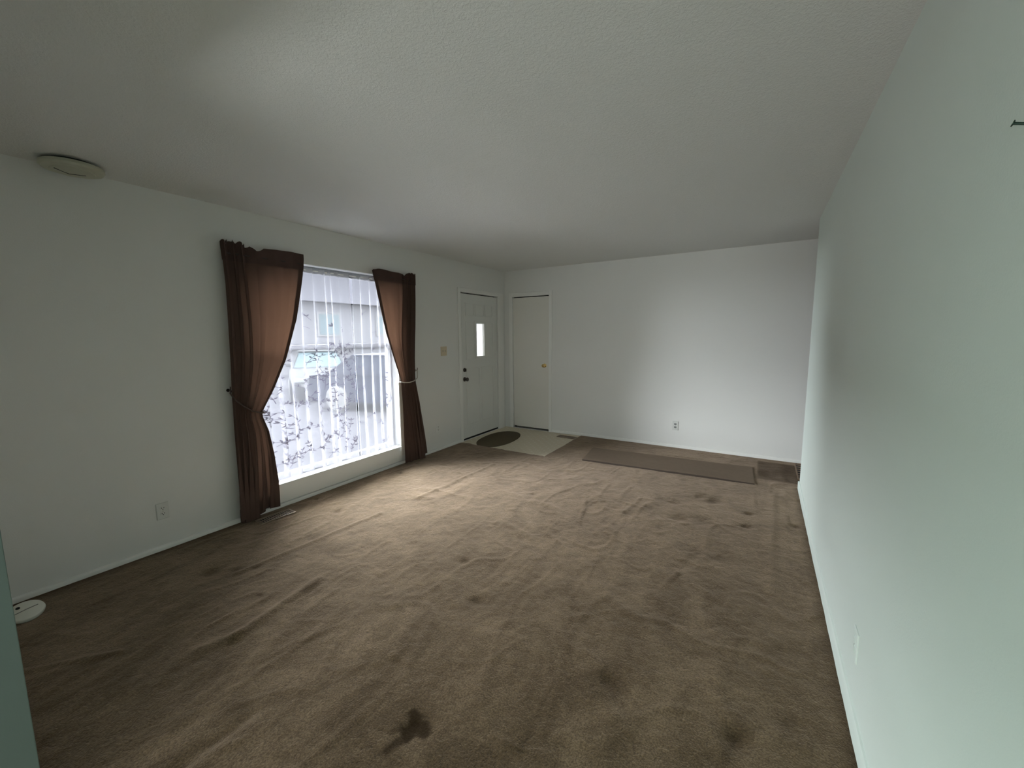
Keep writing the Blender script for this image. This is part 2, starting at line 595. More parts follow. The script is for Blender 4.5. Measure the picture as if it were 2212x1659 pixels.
def seg_dist(ax, ay, bx, by):
    t = np.clip(((X - ax) * (bx - ax) + (Y - ay) * (by - ay)) / ((bx - ax) ** 2 + (by - ay) ** 2), 0, 1)
    px, py = ax + t * (bx - ax), ay + t * (by - ay)
    side = ((X - px) * (by - ay) - (Y - py) * (bx - ax)) / math.hypot(bx - ax, by - ay)
    return np.hypot(X - px, Y - py), side


wob = 0.02 * vnoise(X, Y, 5.0, 31)
for (ax, ay, bx, by, amp, w) in ((0.77, -4.35, 0.86, -3.3, 0.010, 0.022), (0.90, -2.9, 0.95, -1.75, 0.010, 0.025), (1.36, -4.62, 1.27, -4.12, 0.013, 0.026),
                                 (1.0, -4.95, 0.74, -5.25, 0.009, 0.02), (1.86, -5.05, 1.87, -4.80, -0.010, 0.03), (1.30, -4.75, 1.36, -4.6, 0.010, 0.03),
                                 (3.60, -2.9, 3.64, -1.25, 0.006, 0.03), (3.05, -3.2, 3.12, -2.95, 0.007, 0.012), (2.2, -2.1, 2.42, -2.9, 0.005, 0.014),
                                 (2.62, -1.9, 2.55, -2.6, 0.005, 0.014), (2.7, -2.0, 2.67, -2.5, 0.005, 0.012)):
    dd, side = seg_dist(ax, ay, bx, by)
    Z += amp * np.exp(-((dd + wob) / w) ** 2)
soil = np.zeros_like(X)
for (px, py, w, dep, st) in ((2.21, -3.79, 0.05, -0.014, 0.35), (1.90, -3.505, 0.035, -0.012, 0.45), (1.124, -4.382, 0.018, -0.006, 0.6), (0.62, -4.43, 0.06, -0.012, 0.30),
                             (2.45, -4.50, 0.060, -0.012, 0.0), (3.48, -3.94, 0.040, -0.012, 0.55), (3.64, -3.78, 0.05, -0.008, 0.30), (3.02, -3.94, 0.06, -0.010, 0.30),
                             (3.19, -1.63, 0.07, -0.016, 0.35), (3.08, -1.58, 0.05, -0.012, 0.25), (3.47, -1.78, 0.03, -0.014, 0.5), (3.45, -2.04, 0.035, -0.014, 0.35),
                             (3.17, -2.61, 0.05, -0.010, 0.25), (3.777, -1.86, 0.03, -0.010, 0.4), (0.108, -3.374, 0.022, -0.010, 0.5), (0.51, -3.457, 0.04, -0.012, 0.05),
                             (3.34, -2.64, 0.06, -0.008, 0.2), (2.9, -1.85, 0.05, -0.010, 0.15), (2.99, -2.15, 0.06, -0.012, 0.2), (3.15, -2.1, 0.07, -0.010, 0.15),
                             (0.80, -4.25, 0.03, -0.006, 0.35), (0.72, -4.33, 0.025, -0.006, 0.4), (0.25, -2.5, 0.025, -0.008, 0.4), (1.3, -1.5, 0.03, -0.006, 0.3), (1.75, -2.3, 0.02, -0.006, 0.3)):
    gsn = np.exp(-(((X - px) ** 2 + (Y - py) ** 2) / w ** 2))
    Z += dep * gsn
    soil = np.maximum(soil, st * gsn)
# the large dark spill in front, lobed outline with a pointed tail
ang = np.arctan2(Y + 4.50, X - 2.45)
rad = np.hypot(X - 2.45, Y + 4.50)
lobe = 0.055 + 0.016 * np.sin(3 * ang + 0.6) + 0.012 * np.sin(5 * ang + 2.0) + 0.02 * vnoise(X, Y, 30, 41)
soil = np.maximum(soil, 0.85 * np.clip((lobe - rad) / 0.02 + 0.5, 0, 1))
dd, _ = seg_dist(2.45, -4.50, 2.43, -4.62)
soil = np.maximum(soil, 0.7 * np.clip((0.018 - dd) / 0.012 + 0.5, 0, 1))
dd, _ = seg_dist(2.44, -4.45, 2.39, -4.56)
soil = np.maximum(soil, 0.5 * np.clip((0.012 - dd) / 0.012 + 0.5, 0, 1))
# darker pile in the passage beside the runner and along the walls
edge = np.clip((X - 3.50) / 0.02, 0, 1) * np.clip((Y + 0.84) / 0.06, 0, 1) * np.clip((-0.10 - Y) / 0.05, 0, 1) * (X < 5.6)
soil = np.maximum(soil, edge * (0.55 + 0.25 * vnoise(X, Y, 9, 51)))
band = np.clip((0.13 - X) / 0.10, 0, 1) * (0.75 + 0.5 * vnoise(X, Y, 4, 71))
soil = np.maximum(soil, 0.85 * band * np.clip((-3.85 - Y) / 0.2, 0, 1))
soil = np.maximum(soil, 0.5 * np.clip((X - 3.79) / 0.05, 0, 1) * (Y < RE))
soil = np.clip(soil + 0.22 * np.clip(vnoise(X, Y, 1.7, 61) + 0.35 * vnoise(X, Y, 7, 62) - 0.12, 0, 1), 0, 1)
nearwall = np.clip(X / 0.08, 0, 1) * np.clip((-Y) / 0.08, 0, 1)
for (x0, x1, y0, y1) in ((0.10, 0.245, -3.925, -3.63), (3.83, 4.05, -0.70, -0.03)):
    near = np.maximum(np.maximum(x0 - X, X - x1), np.maximum(y0 - Y, Y - y1))
    nearwall = nearwall * np.clip(near / 0.03, 0, 1)
Z = Z * nearwall + 0.004
under = (X > 1.66) & (X < 3.52) & (Y > -1.15) & (Y < -0.42)
Z = np.where(under, np.minimum(Z, 0.006), Z)
# keep the pile below things lying on it
ix, iy = X.shape
idx = np.arange(ix * iy).reshape(ix, iy)
fa = np.stack([idx[:-1, :-1], idx[1:, :-1], idx[1:, 1:], idx[:-1, 1:]], -1)
cxm = (X[:-1, :-1] + X[1:, 1:]) / 2
cym = (Y[:-1, :-1] + Y[1:, 1:]) / 2
keep = ~((cxm < LX1) & (cym > LY0))
fa = fa[keep].reshape(-1, 4)
me = bpy.data.meshes.new('floor')
co = np.stack([X, Y, Z], -1).reshape(-1, 3)
me.vertices.add(len(co))
me.vertices.foreach_set('co', co.ravel().astype(np.float32))
me.loops.add(len(fa) * 4)
me.loops.foreach_set('vertex_index', fa.ravel().astype(np.int32))
me.polygons.add(len(fa))
me.polygons.foreach_set('loop_start', (np.arange(len(fa)) * 4).astype(np.int32))
me.polygons.foreach_set('use_smooth', np.ones(len(fa), dtype=bool))
me.update(calc_edges=True)
me.validate()
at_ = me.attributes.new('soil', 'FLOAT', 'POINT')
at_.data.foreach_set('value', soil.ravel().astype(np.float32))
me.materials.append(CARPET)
floor = bpy.data.objects.new('floor', me)
COL.objects.link(floor)
struct(floor)
# trim loose vertices left by the cut-out
bm = bmesh.new()
bm.from_mesh(me)
bmesh.ops.delete(bm, geom=[v for v in bm.verts if not v.link_faces], context='VERTS')
bm.to_mesh(me)
bm.free()

lb = MB()
lb.box((LX0 - 0.14, LY0 - 0.01, -0.02), (LX1 + 0.01, 0.0, -0.004))
struct(lb.build('floor_entry', LINO))
sb = MB()
sb.box((-0.16, -9.0, -0.06), (5.6, 0.12, -0.03))
struct(sb.build('floor_slab', DARK))

# baseboards: low rounded profile
def base_prof(t, h):
    return [(0, 0), (t, 0), (t, h * 0.72), (t * 0.86, h * 0.88), (t * 0.55, h * 0.97), (0, h)]


def baseboard(name, axis, plane, sgn, runs, h, t=0.013, m=TRIM):
    mb = MB()
    for a, b in runs:
        if axis == 0:      # wall plane x, run along y
            mb.extrude([(plane + sgn * p[0], p[1]) for p in base_prof(t, h)], 1, a, b)
        else:
            mb.extrude([(plane + sgn * p[0], p[1]) for p in base_prof(t, h)], 0, a, b)
    return struct(mb.build(name, m, smooth=True))


baseboard('baseboard_left', 0, 0.0, 1, [(-5.30, -1.165)], 0.034, 0.022)
baseboard('baseboard_back', 1, 0.0, -1, [(0.835, 5.5)], 0.040, 0.010)
baseboard('baseboard_right', 0, RW, -1, [(-8.9, RE - 0.004)], 0.080, 0.012, WALLR)
mb = MB()
mb.extrude([(RE + p[0], p[1]) for p in base_prof(0.012, 0.08)], 0, RW - 0.012, RW + 0.12)
struct(mb.build('baseboard_right_end', WALLR))

# ------------------------------------------------------------------ picture window
win = thing('window_1', 'tall picture window behind sheer curtains in the left wall', 'window', (-0.10, (WY0 + WY1) / 2, WZ0))
struct(win)
fr = MB()
fx0, fx1 = -0.145, -0.095
fr.box((fx0, WY0, WZ0), (fx1, WY0 + 0.055, WZ1)).box((fx0, WY1 - 0.055, WZ0), (fx1, WY1, WZ1))
fr.box((fx0, WY0 + 0.055, WZ0), (fx1, WY1 - 0.055, WZ0 + 0.055)).box((fx0, WY0 + 0.055, WZ1 - 0.055), (fx1, WY1 - 0.055, WZ1))
fr.build('window_frame', VINYL, win, bevel=0.004)
mr = MB()
mr.box((-0.14, WY0 + 0.055, 1.352), (-0.10, WY1 - 0.055, 1.392))
mr.build('meeting_rail', VINYL, win, bevel=0.003)
gp = MB()
gp.box((-0.123, WY0 + 0.05, WZ0 + 0.05), (-0.119, WY1 - 0.05, WZ1 - 0.05))
gp.build('pane', GLASS, win)
sl = MB()
sl.box((-0.095, WY0 + 0.001, WZ0 - 0.004), (0.019, WY1 - 0.001, WZ0 + 0.008))
sl.build('sill', TRIM, win, bevel=0.004)
ap = MB()
ap.box((0.0005, WY0 - 0.02, 0.042), (0.016, WY1 - 0.018, WZ0 - 0.003))
ap.build('apron', TRIM, win, bevel=0.003)

# assumed unseen window behind the camera; its added filter tints and dims the fill
win2 = thing('window_2', 'assumed unseen window behind the camera with a green fill filter', 'window', (-0.10, -7.05, 0.35))
struct(win2)
fr2 = MB()
fr2.box((-0.145, -8.05, 0.35), (-0.095, -8.0, 2.15)).box((-0.145, -6.10, 0.35), (-0.095, -6.05, 2.15)).box((-0.145, -8.0, 0.35), (-0.095, -6.10, 0.40)).box((-0.145, -8.0, 2.10), (-0.095, -6.10, 2.15))
fr2.build('window_frame', VINYL, win2)
sc2 = MB()
sc2.box((-0.122, -8.01, 0.39), (-0.120, -6.09, 2.11))
sc2.build('fill_filter', SCREEN, win2)
fill_win = thing('fill_window', 'low unseen window added behind the camera as fill', 'window', (2.075, -8.95, 0.12))  # unseen window, added and kept low to light the back wall
struct(fill_win)
fr2 = MB()
fr2.box((0.55, -8.98, 0.10), (0.60, -8.93, 0.82)).box((3.55, -8.98, 0.10), (3.60, -8.93, 0.82)).box((0.60, -8.98, 0.10), (3.55, -8.93, 0.14)).box((0.60, -8.98, 0.78), (3.55, -8.93, 0.82))
fr2.build('window_frame', VINYL, fill_win)
sc2 = MB()
sc2.box((0.59, -8.957, 0.13), (3.56, -8.955, 0.79))
sc2.build('fill_filter', FILL_FILTER2, fill_win)

# ------------------------------------------------------------------ sheer curtains with embroidered sprigs
def lerp_levels(levels, z):
    zs = [l[0] for l in levels]
    if z >= zs[0]:
        return levels[0][1:]
    for a, b in zip(levels, levels[1:]):
        if b[0] <= z <= a[0]:
            t = (a[0] - z) / (a[0] - b[0])
            return tuple(p + (q - p) * t for p, q in zip(a[1:], b[1:]))
    return levels[-1][1:]


class Sheer:
    def __init__(s, y0, y1, zt, zb, folds, seed, xc=-0.024):
        rr = random.Random(seed)
        s.y0, s.y1, s.zt, s.zb, s.xc = y0, y1, zt, zb, xc
        # irregular pleats: widths and depths differ
        w = [0.6 + rr.random() * 0.9 for _ in range(folds)]
        tot = sum(w)
        s.knots = [0.0]
        for q in w:
            s.knots.append(s.knots[-1] + q / tot)
        s.amp = [0.010 + 0.012 * rr.random() for _ in range(folds)]
        s.over = [0.35 + 0.55 * rr.random() for _ in range(folds)]
        s.len = (y1 - y0) * 1.45
        s.ph = rr.random() * 6

    def at(s, q, z):
        q = min(max(q, 0.0), 0.99999)
        k = 0
        while s.knots[k + 1] < q:
            k += 1
        t = (q - s.knots[k]) / (s.knots[k + 1] - s.knots[k])
        w = (s.knots[k + 1] - s.knots[k]) * (s.y1 - s.y0)
        f = (s.zt - z) / (s.zt - s.zb)
        a = s.amp[k] * (0.75 + 0.35 * f)
        x = s.xc - a * math.sin(2 * PI * t)
        y = s.y0 + s.knots[k] * (s.y1 - s.y0) + w * t - s.over[k] * (0.6 + 0.5 * f) * w * 0.42 * math.sin(2 * PI * t) * 1.0
        y += 0.006 * math.sin(3.1 * z + s.ph + 5 * q)
        return x, y

    def hem(s, q):
        return s.zb + 0.006 * math.sin(q * 41 + s.ph) + 0.004 * math.sin(q * 17)


def build_sheer(name, label, S, nq, parent_y, dense, seed, cloth):
    root = thing(name, label, 'curtain', (S.xc, parent_y, S.zt + 0.01), 'sheer curtains in the picture window')
    nz = 40
    V, Fc, M = [], [], []
    for j in range(nz + 1):
        for i in range(nq + 1):
            q = i / nq
            zb = S.hem(q)
            z = S.zt - (S.zt - zb) * j / nz
            x, y = S.at(q, z)
            V.append((x, y, z))
    for j in range(nz):
        for i in range(nq):
            a = j * (nq + 1) + i
            Fc.append((a, a + 1, a + nq + 2, a + nq + 1))
            M.append(0)

    # embroidery, laid on the room side of the cloth
    rr = random.Random(seed)

    def put(w, z, off=0.0015):
        q = w / S.len
        if not 0.004 < q < 0.996:
            return None
        x, y = S.at(q, z)
        x2, y2 = S.at(min(q + 0.002, 0.9999), z)
        tx, ty = x2 - x, y2 - y
        l = math.hypot(tx, ty) or 1
        nx, ny = (ty / l, -tx / l)
        if nx < 0:
            nx, ny = -nx, -ny
        return (x + nx * off, y + ny * off, z)

    def poly(pts):
        P = [put(*p) for p in pts]
        if any(p is None for p in P):
            return
        b = len(V)
        V.extend(P)
        Fc.append(tuple(range(b, b + len(P))))
        M.append(1)

    def leaf(w, z, a, ln, wd):
        c, s_ = math.cos(a), math.sin(a)
        sh = [(0, 0), (0.3, 0.8), (0.62, 0.9), (1, 0), (0.62, -0.7), (0.3, -0.6)]
        poly([(w + (p * ln) * c - (k * wd / 2) * s_, z + (p * ln) * s_ + (k * wd / 2) * c) for p, k in sh])

    def stroke(w0, z0, w1, z1, wd):
        l = math.hypot(w1 - w0, z1 - z0) or 1
        nx, nz_ = -(z1 - z0) / l * wd / 2, (w1 - w0) / l * wd / 2
        poly([(w0 + nx, z0 + nz_), (w1 + nx, z1 + nz_), (w1 - nx, z1 - nz_), (w0 - nx, z0 - nz_)])

    def sprig(w, z, a, n, scale):
        for k in range(n):
            a += rr.uniform(-0.35, 0.35)
            st = rr.uniform(0.030, 0.045) * scale
            w2, z2 = w + math.cos(a) * st, z + math.sin(a) * st
            if z2 < S.zb + 0.02 or z2 > S.zt - 0.15:
                break
            stroke(w, z, w2, z2, 0.0035)
            sd = 1 if k % 2 else -1
            leaf(w2, z2, a + sd * rr.uniform(0.6, 1.2), rr.uniform(0.022, 0.036) * scale, 0.012 * scale)
            if rr.random() < 0.55:
                leaf(w2, z2, a - sd * rr.uniform(0.6, 1.3), rr.uniform(0.018, 0.030) * scale, 0.011 * scale)
            w, z = w2, z2
        leaf(w, z, a, 0.03 * scale, 0.012 * scale)
        return w, z, a

    # rising branches, thick below waist height and thinning out upward
    step = 0.17 / dense
    w = 0.04
    while w < S.len - 0.03:
        top = rr.uniform(0.95, 1.35)
        z = S.zb + rr.uniform(0.03, 0.12)
        ww = w + rr.uniform(-0.04, 0.04)
        while z < top:
            a = PI / 2 + rr.uniform(-0.5, 0.5)
            ww2, z2, a2 = sprig(ww, z, a, rr.randint(3, 5), 1.0)
            for sd in (-1, 1):
                if rr.random() < 0.75:
                    sprig(ww + rr.uniform(-0.01, 0.01), z + rr.uniform(0.02, 0.10), PI / 2 + sd * rr.uniform(0.7, 1.15), rr.randint(2, 4), 0.9)
            ww, z = w + rr.uniform(-0.06, 0.06), z2 + rr.uniform(0.02, 0.10)
        w += step * rr.uniform(0.75, 1.25)
    for _ in range(int(9 * dense + 1)):
        sprig(rr.uniform(0.05, S.len - 0.05), rr.uniform(1.25, 1.85), rr.uniform(0, 2 * PI), 1, 1.1)
    pan = mesh_obj('panel', V, Fc, cloth, root, False, (SPRIG,), M)
    pan.data.polygons.foreach_set('use_smooth', np.array([m_ == 0 for m_ in M], dtype=bool))
    # doubled hem band along the bottom and rod pocket along the top
    for nm, za, zb_ in (('hem', 0.055, 0.0), ('rod_pocket', None, None)):
        V2, F2 = [], []
        for i in range(nq + 1):
            q = i / nq
            for k in range(2):
                if nm == 'hem':
                    z = S.hem(q) + (za if k == 0 else 0.0)
                else:
                    z = S.zt - (0.0 if k == 0 else 0.045)
                x, y = S.at(q, z)
                V2.append((x + 0.004, y, z))
        for i in range(nq):
            F2.append((2 * i, 2 * i + 1, 2 * i + 3, 2 * i + 2))
        mesh_obj(nm, V2, F2, cloth, root, True)
    return root


SH1 = Sheer(-3.772, -2.80, 2.075, 0.236, 9, 5)
SH2 = Sheer(-2.775, -2.262, 2.075, 0.228, 6, 12)
build_sheer('sheer_curtain', 'white sheer panel thick with grey leafy sprigs beside the wide drape tied at left', SH1, 260, -3.30, 1.35, 3, SHEER)
build_sheer('sheer_curtain', 'white sheer panel with few faint sprigs, in front of the dark car outside', SH2, 190, -2.55, 0.45, 9, SHEER2)
rod = MB()
rod.tube([(-0.024, WY0 + 0.001, 2.058), (-0.024, WY1 - 0.001, 2.058)], 0.005, 10)
tag(rod.build('tension_rod', TRIM, smooth=True), 'thin white tension rod carrying the sheers across the window top', 'curtain rod')

# ------------------------------------------------------------------ brown drapes
def smooth(t):
    t = min(max(t, 0.0), 1.0)
    return t * t * (3 - 2 * t)


class Drape:
    """levels: (z, edge on the window-centre side, edge on the outer side). s = 0 outer edge (bunched), 1 inner edge (stretched flat)"""

    def __init__(s, levels, ztie, folds, flat, x0=0.072, seed=1):
        s.lv, s.ztie, s.folds, s.flat, s.x0 = levels, ztie, folds, flat, x0
        rr = random.Random(seed)
        s.a = [0.7 + 0.6 * rr.random() for _ in range(40)]
        s.p = [rr.uniform(-0.5, 0.5) for _ in range(40)]

    def at(s, q, z, off=0.0):
        yi, yo = lerp_levels(s.lv, z)
        ztop = s.lv[0][0]
        zbot = s.lv[-1][0]
        top = smooth((z - s.ztie) / (ztop - s.ztie) * 1.0) if z > s.ztie else 0.0
        bot = smooth((s.ztie - z) / (s.ztie - zbot)) if z < s.ztie else 0.0
        tie = 1 - max(top, bot)
        # lateral map: at the rod the cloth is bunched toward the outer end, at the tie evenly gathered
        fl = s.flat
        gt = (q / fl) * 0.26 if q < fl else 0.26 + (q - fl) / (1 - fl) * 0.74
        g_b = q * 0.72 if q < 0.62 else 0.4464 + (q - 0.62) / 0.38 * 0.5536
        g = q * tie + gt * top + g_b * bot
        k = q * s.folds
        i = int(k)
        am = s.a[i] + (s.a[i + 1] - s.a[i]) * (k - i)
        ph = 2 * PI * k + s.p[i] + (s.p[i + 1] - s.p[i]) * (k - i)
        bunch = 1.0 if q < fl else max(0.10, 1 - (q - fl) / 0.16)
        A = 0.024 * am * (top * bunch + tie * 0.70 * (0.35 + 0.65 * smooth((0.8 - q) / 0.2)) + bot * (1.0 if q < 0.6 else 0.8))
        if top > 0.6 and q >= fl:
            A += 0.0025
        x = s.x0 + A * math.sin(ph) + 0.012 * bot + off
        # stretched part bows out softly on the way to the tie
        x += 0.022 * math.sin(PI * min(1, max(0, (z - s.ztie) / (ztop - s.ztie)))) * smooth((q - fl) / 0.4) if z > s.ztie else 0.0
        wtot = (yi - yo)
        y = yo + wtot * g + (1 if wtot > 0 else -1) * A * (0.55 + 0.75 * bot) * math.sin(2 * ph)
        return (x, y, z)


def build_drape(label, D, zb_fn, zt_fn, header_z, hook, tie_pts, cordmat, lining=None, n=190):
    zl = D.lv[0][0]
    yi, yo = lerp_levels(D.lv, zl)
    root = thing('curtain', label, 'curtain', (D.x0, (yi + yo) / 2, header_z), 'brown drapes at the picture window')

    def surf(name, ztop, zbot, nz, q0, q1, nn, m, off=0.0):
        V, Fc = [], []
        for j in range(nz + 1):
            for i in range(nn + 1):
                q = q0 + (q1 - q0) * i / nn
                a, b = ztop(q), zbot(q)
                z = a + (b - a) * j / nz
                p = D.at(q, min(z, D.lv[0][0]), off)
                V.append((p[0], p[1], z))
        for j in range(nz):
            for i in range(nn):
                a = j * (nn + 1) + i
                Fc.append((a, a + 1, a + nn + 2, a + nn + 1))
        o = mesh_obj(name, V, Fc, m, root, True)
        return o
    surf('panel', lambda q: header_z, zb_fn, 120, 0, 1, n, BROWN)
    # doubled heading: rod pocket with the ruffle above it
    surf('heading', zt_fn, lambda q: header_z - 0.072, 12, 0, 1, n, BROWNH, 0.006)
    surf('heading_back', lambda q: zt_fn(q) - 0.006, lambda q: header_z - 0.072, 12, 0, 1, n, BROWNH, -0.008)
    # turned hems: down the inner edge and along the bottom
    surf('side_hem', lambda q: header_z - 0.05, lambda q: zb_fn(q) + 0.004, 100, 0.955, 1.0, 6, BROWNH, -0.004)
    surf('bottom_hem', lambda q: zb_fn(q) + 0.10, lambda q: zb_fn(q), 10, 0, 1, n, BROWNH, -0.004)
    rb = MB()
    sy = 1 if yi > yo else -1
    rb.tube([(D.x0, yo + sy * 0.02, header_z - 0.02), (D.x0, yi - sy * 0.004, header_z - 0.02)], 0.006, 10)
    rb.tube([(D.x0, yo + sy * 0.060, header_z - 0.02), (0.002, yo + sy * 0.060, header_z - 0.02)], 0.006, 10)
    rb.build('rod', HOOKM, root, smooth=True)
    tb = MB()
    tb.tube(tie_pts, 0.0055, 8)
    t = tb.build('tieback', cordmat, root, smooth=True)
    t['label'] = 'thin cord tieback looped around the gathered cloth'
    hb = MB()
    hx, hy, hz = hook
    hb.tube([(0.001, hy, hz), (0.03, hy, hz), (0.045, hy, hz + 0.012), (0.045, hy, hz + 0.03)], 0.004, 8)
    hb.lathe([(0.012, 0.0005), (0.012, 0.003), (0.006, 0.005)], (0, hy, hz), (1, 0, 0), 14)
    hb.build('hook', HOOKM, t, smooth=True)
    if lining:
        y0a, y1a, z0, z1, y0b, y1b = lining
        V, Fc = [], []
        for j in range(21):
            f = j / 20
            for i in range(9):
                y = (y0a + (y1a - y0a) * i / 8) * (1 - f) + (y0b + (y1b - y0b) * i / 8) * f
                V.append((0.045 + 0.006 * math.sin(i * 1.7), y, z0 + (z1 - z0) * f))
        for j in range(20):
            for i in range(8):
                a = j * 9 + i
                Fc.append((a, a + 1, a + 10, a + 9))
        lo = mesh_obj('lining', V, Fc, LINING, root, True)
        lo['label'] = 'ivory lining showing past the brown edge'
    return root


left_lv = [(2.13, -3.332, -3.962), (2.00, -3.350, -3.955), (1.87, -3.38, -3.952), (1.613, -3.444, -3.957), (1.284, -3.556, -3.966), (1.044, -3.670, -3.977), (0.867, -3.772, -3.98),
           (0.82, -3.768, -3.982), (0.707, -3.733, -3.984), (0.507, -3.712, -3.987), (0.266, -3.704, -3.990), (0.03, -3.715, -3.993)]
DL = Drape(left_lv, 0.86, 6, 0.46, 0.078, 4)


def top_l(q):
    z = 2.165 + 0.006 * math.sin(q * 9)
    if q < 0.5:
        z += 0.010 * math.sin(q * 60) + 0.008 * math.sin(q * 113 + 1)
    if 0.5 < q < 0.62:
        z -= 0.028 * math.sin((q - 0.5) / 0.12 * PI)
    return z


def bot_l(q):
    return 0.018 + 0.05 * smooth((q - 0.62) / 0.12) * (1 - 0.35 * smooth((q - 0.86) / 0.1)) + (0.03 * smooth((0.12 - q) / 0.1))


tl = [(0.040, -3.968, 1.066), (0.075, -3.985, 1.045), (0.112, -3.975, 1.0), (0.118, -3.925, 0.945), (0.114, -3.86, 0.893), (0.112, -3.80, 0.868), (0.100, -3.762, 0.860),
      (0.060, -3.755, 0.866), (0.040, -3.80, 0.90), (0.034, -3.90, 0.99), (0.036, -3.968, 1.064)]
build_drape('wide brown drape tied low above the slotted floor register', DL, bot_l, top_l, 2.105, (0, -3.968, 1.062), tl, CORD)

right_lv = [(2.13, -2.597, -2.016), (1.873, -2.554, -2.02), (1.6, -2.500, -2.030), (1.495, -2.474, -2.038), (1.221, -2.375, -2.058), (0.984, -2.282, -2.066), (0.93, -2.272, -2.060),
            (0.80, -2.266, -2.035), (0.685, -2.264, -2.014), (0.344, -2.266, -1.976), (0.03, -2.262, -1.945)]
DR = Drape(right_lv, 0.955, 5, 0.55, 0.078, 8)


def top_r(q):
    z = 2.148 + 0.008 * math.sin(q * 7 + 1)
    if q < 0.55:
        z += 0.009 * math.sin(q * 70) + 0.006 * math.sin(q * 131 + 1)
    if q > 0.9:
        z -= 0.016 * smooth((q - 0.9) / 0.1)
    return z


def bot_r(q):
    return 0.016 + 0.045 * smooth((0.16 - q) / 0.1) + 0.012 * math.sin(q * 12) ** 2


trp = [(0.040, -1.985, 1.068), (0.075, -2.02, 1.040), (0.112, -2.06, 0.985), (0.118, -2.12, 0.955), (0.116, -2.19, 0.945), (0.112, -2.255, 0.950), (0.092, -2.292, 0.957),
       (0.055, -2.290, 0.962), (0.036, -2.23, 0.98), (0.034, -2.08, 1.03), (0.036, -1.988, 1.066)]
build_drape('narrow brown drape tied beside the almond light switch', DR, bot_r, top_r, 2.105, (0, -1.985, 1.064), trp, CORDL,
            (-2.285, -2.20, 0.110, 0.95, -2.285, -2.20))

# ------------------------------------------------------------------ doors
def casing(mb, axis, plane, sgn, u0, u1, zt, w_l, w_r, w_t, t=0.014):
    def bx(a, b, c, e):
        lo, hi = sorted((plane, plane + sgn * t))
        if axis == 0:
            mb.box((lo, a, c), (hi, b, e))
        else:
            mb.box((a, lo, c), (b, hi, e))
    bx(u0 - w_l, u0, -0.004, zt + w_t)
    bx(u1, u1 + w_r, -0.004, zt + w_t)
    bx(u0, u1, zt, zt + w_t)


d1 = thing('door_1', 'white panelled front door with a narrow glass light', 'door', (-0.03, -0.655, 0))
struct(d1)
# slab set a little back from the wall face, with a real opening for the glass light
GY0, GY1, GZ0, GZ1 = -0.748, -0.560, 1.168, 1.632
sy0, sy1, sz0, sz1 = D1[0] + 0.015, D1[1] - 0.006, 0.026, D1[3] - 0.014
dl = slab('door_leaf', DOORP, 0, -0.010, -0.040, (sy0, sy1), (sz0, sz1), [(GY0, GY1, GZ0, GZ1)])
dl.parent = d1
dl.matrix_parent_inverse = Matrix.Translation(-Vector(d1.location))
pm = MB()


def moulding(mb, y0, y1, z0, z1, x, w=0.016, t=0.006):
    """raised picture-frame moulding plus a raised field"""
    for a, b, c, e in ((y0, y1, z0, z0 + w), (y0, y1, z1 - w, z1), (y0, y0 + w, z0 + w, z1 - w), (y1 - w, y1, z0 + w, z1 - w)):
        mb.extrude([(a, c), (b, c), (b, e), (a, e)], 0, x, x + t)


mouldings = [(-0.985, -0.79, 1.735, 1.91), (-0.52, -0.325, 1.735, 1.91), (-0.765, -0.545, 1.735, 1.91), (-0.985, -0.79, 1.13, 1.66), (-0.52, -0.325, 1.13, 1.66), (-0.985, -0.675, 0.20, 1.01), (-0.635, -0.325, 0.20, 1.01)]
for y0, y1, z0, z1 in mouldings:
    q = MB()
    moulding(q, y0, y1, z0, z1, -0.0098)
    q.build('panel_moulding', DOORP, d1, bevel=0.002)
lf = MB()
for a, b, c, e in ((GY0 - 0.028, GY1 + 0.028, GZ0 - 0.028, GZ0), (GY0 - 0.028, GY1 + 0.028, GZ1, GZ1 + 0.028), (GY0 - 0.028, GY0, GZ0, GZ1), (GY1, GY1 + 0.028, GZ0, GZ1)):
    lf.box((-0.0098, a, c), (0.004, b, e))
g = lf.build('glass_frame', DOORP, d1, bevel=0.003)
gg = MB()
gg.box((-0.034, GY0 - 0.002, GZ0 - 0.002), (-0.028, GY1 + 0.002, GZ1 + 0.002))
gg.build('pane', FROST, g)
cs = MB()
casing(cs, 0, 0.0, 1, D1[0], D1[1], D1[3], 0.055, 0.150, 0.055)
cs.build('door_casing', TRIM, d1, bevel=0.003)
st = MB()
st.box((-0.075, D1[0], 0.0), (-0.052, D1[0] + 0.03, D1[3])).box((-0.075, D1[1] - 0.03, 0.0), (-0.052, D1[1], D1[3])).box((-0.075, D1[0], D1[3] - 0.04), (-0.052, D1[1], D1[3]))
st.build('door_stop', DARK, d1)
th = MB()
th.box((-0.15, D1[0] + 0.001, -0.003), (-0.014, D1[1] - 0.001, 0.024))
th.build('threshold', DARK, d1, bevel=0.003)


def knob(parent, name, origin, axis, m, plate=0.031, kr=0.027, reach=0.062):
    b = MB()
    b.lathe([(plate, 0.0), (plate, 0.004), (plate * 0.8, 0.009), (0.012, 0.012), (0.011, reach * 0.48), (kr * 0.75, reach * 0.56), (kr, reach * 0.74), (kr * 0.92, reach * 0.9), (kr * 0.5, reach)], origin, axis, 28)
    return b.build(name, m, parent, smooth=True)


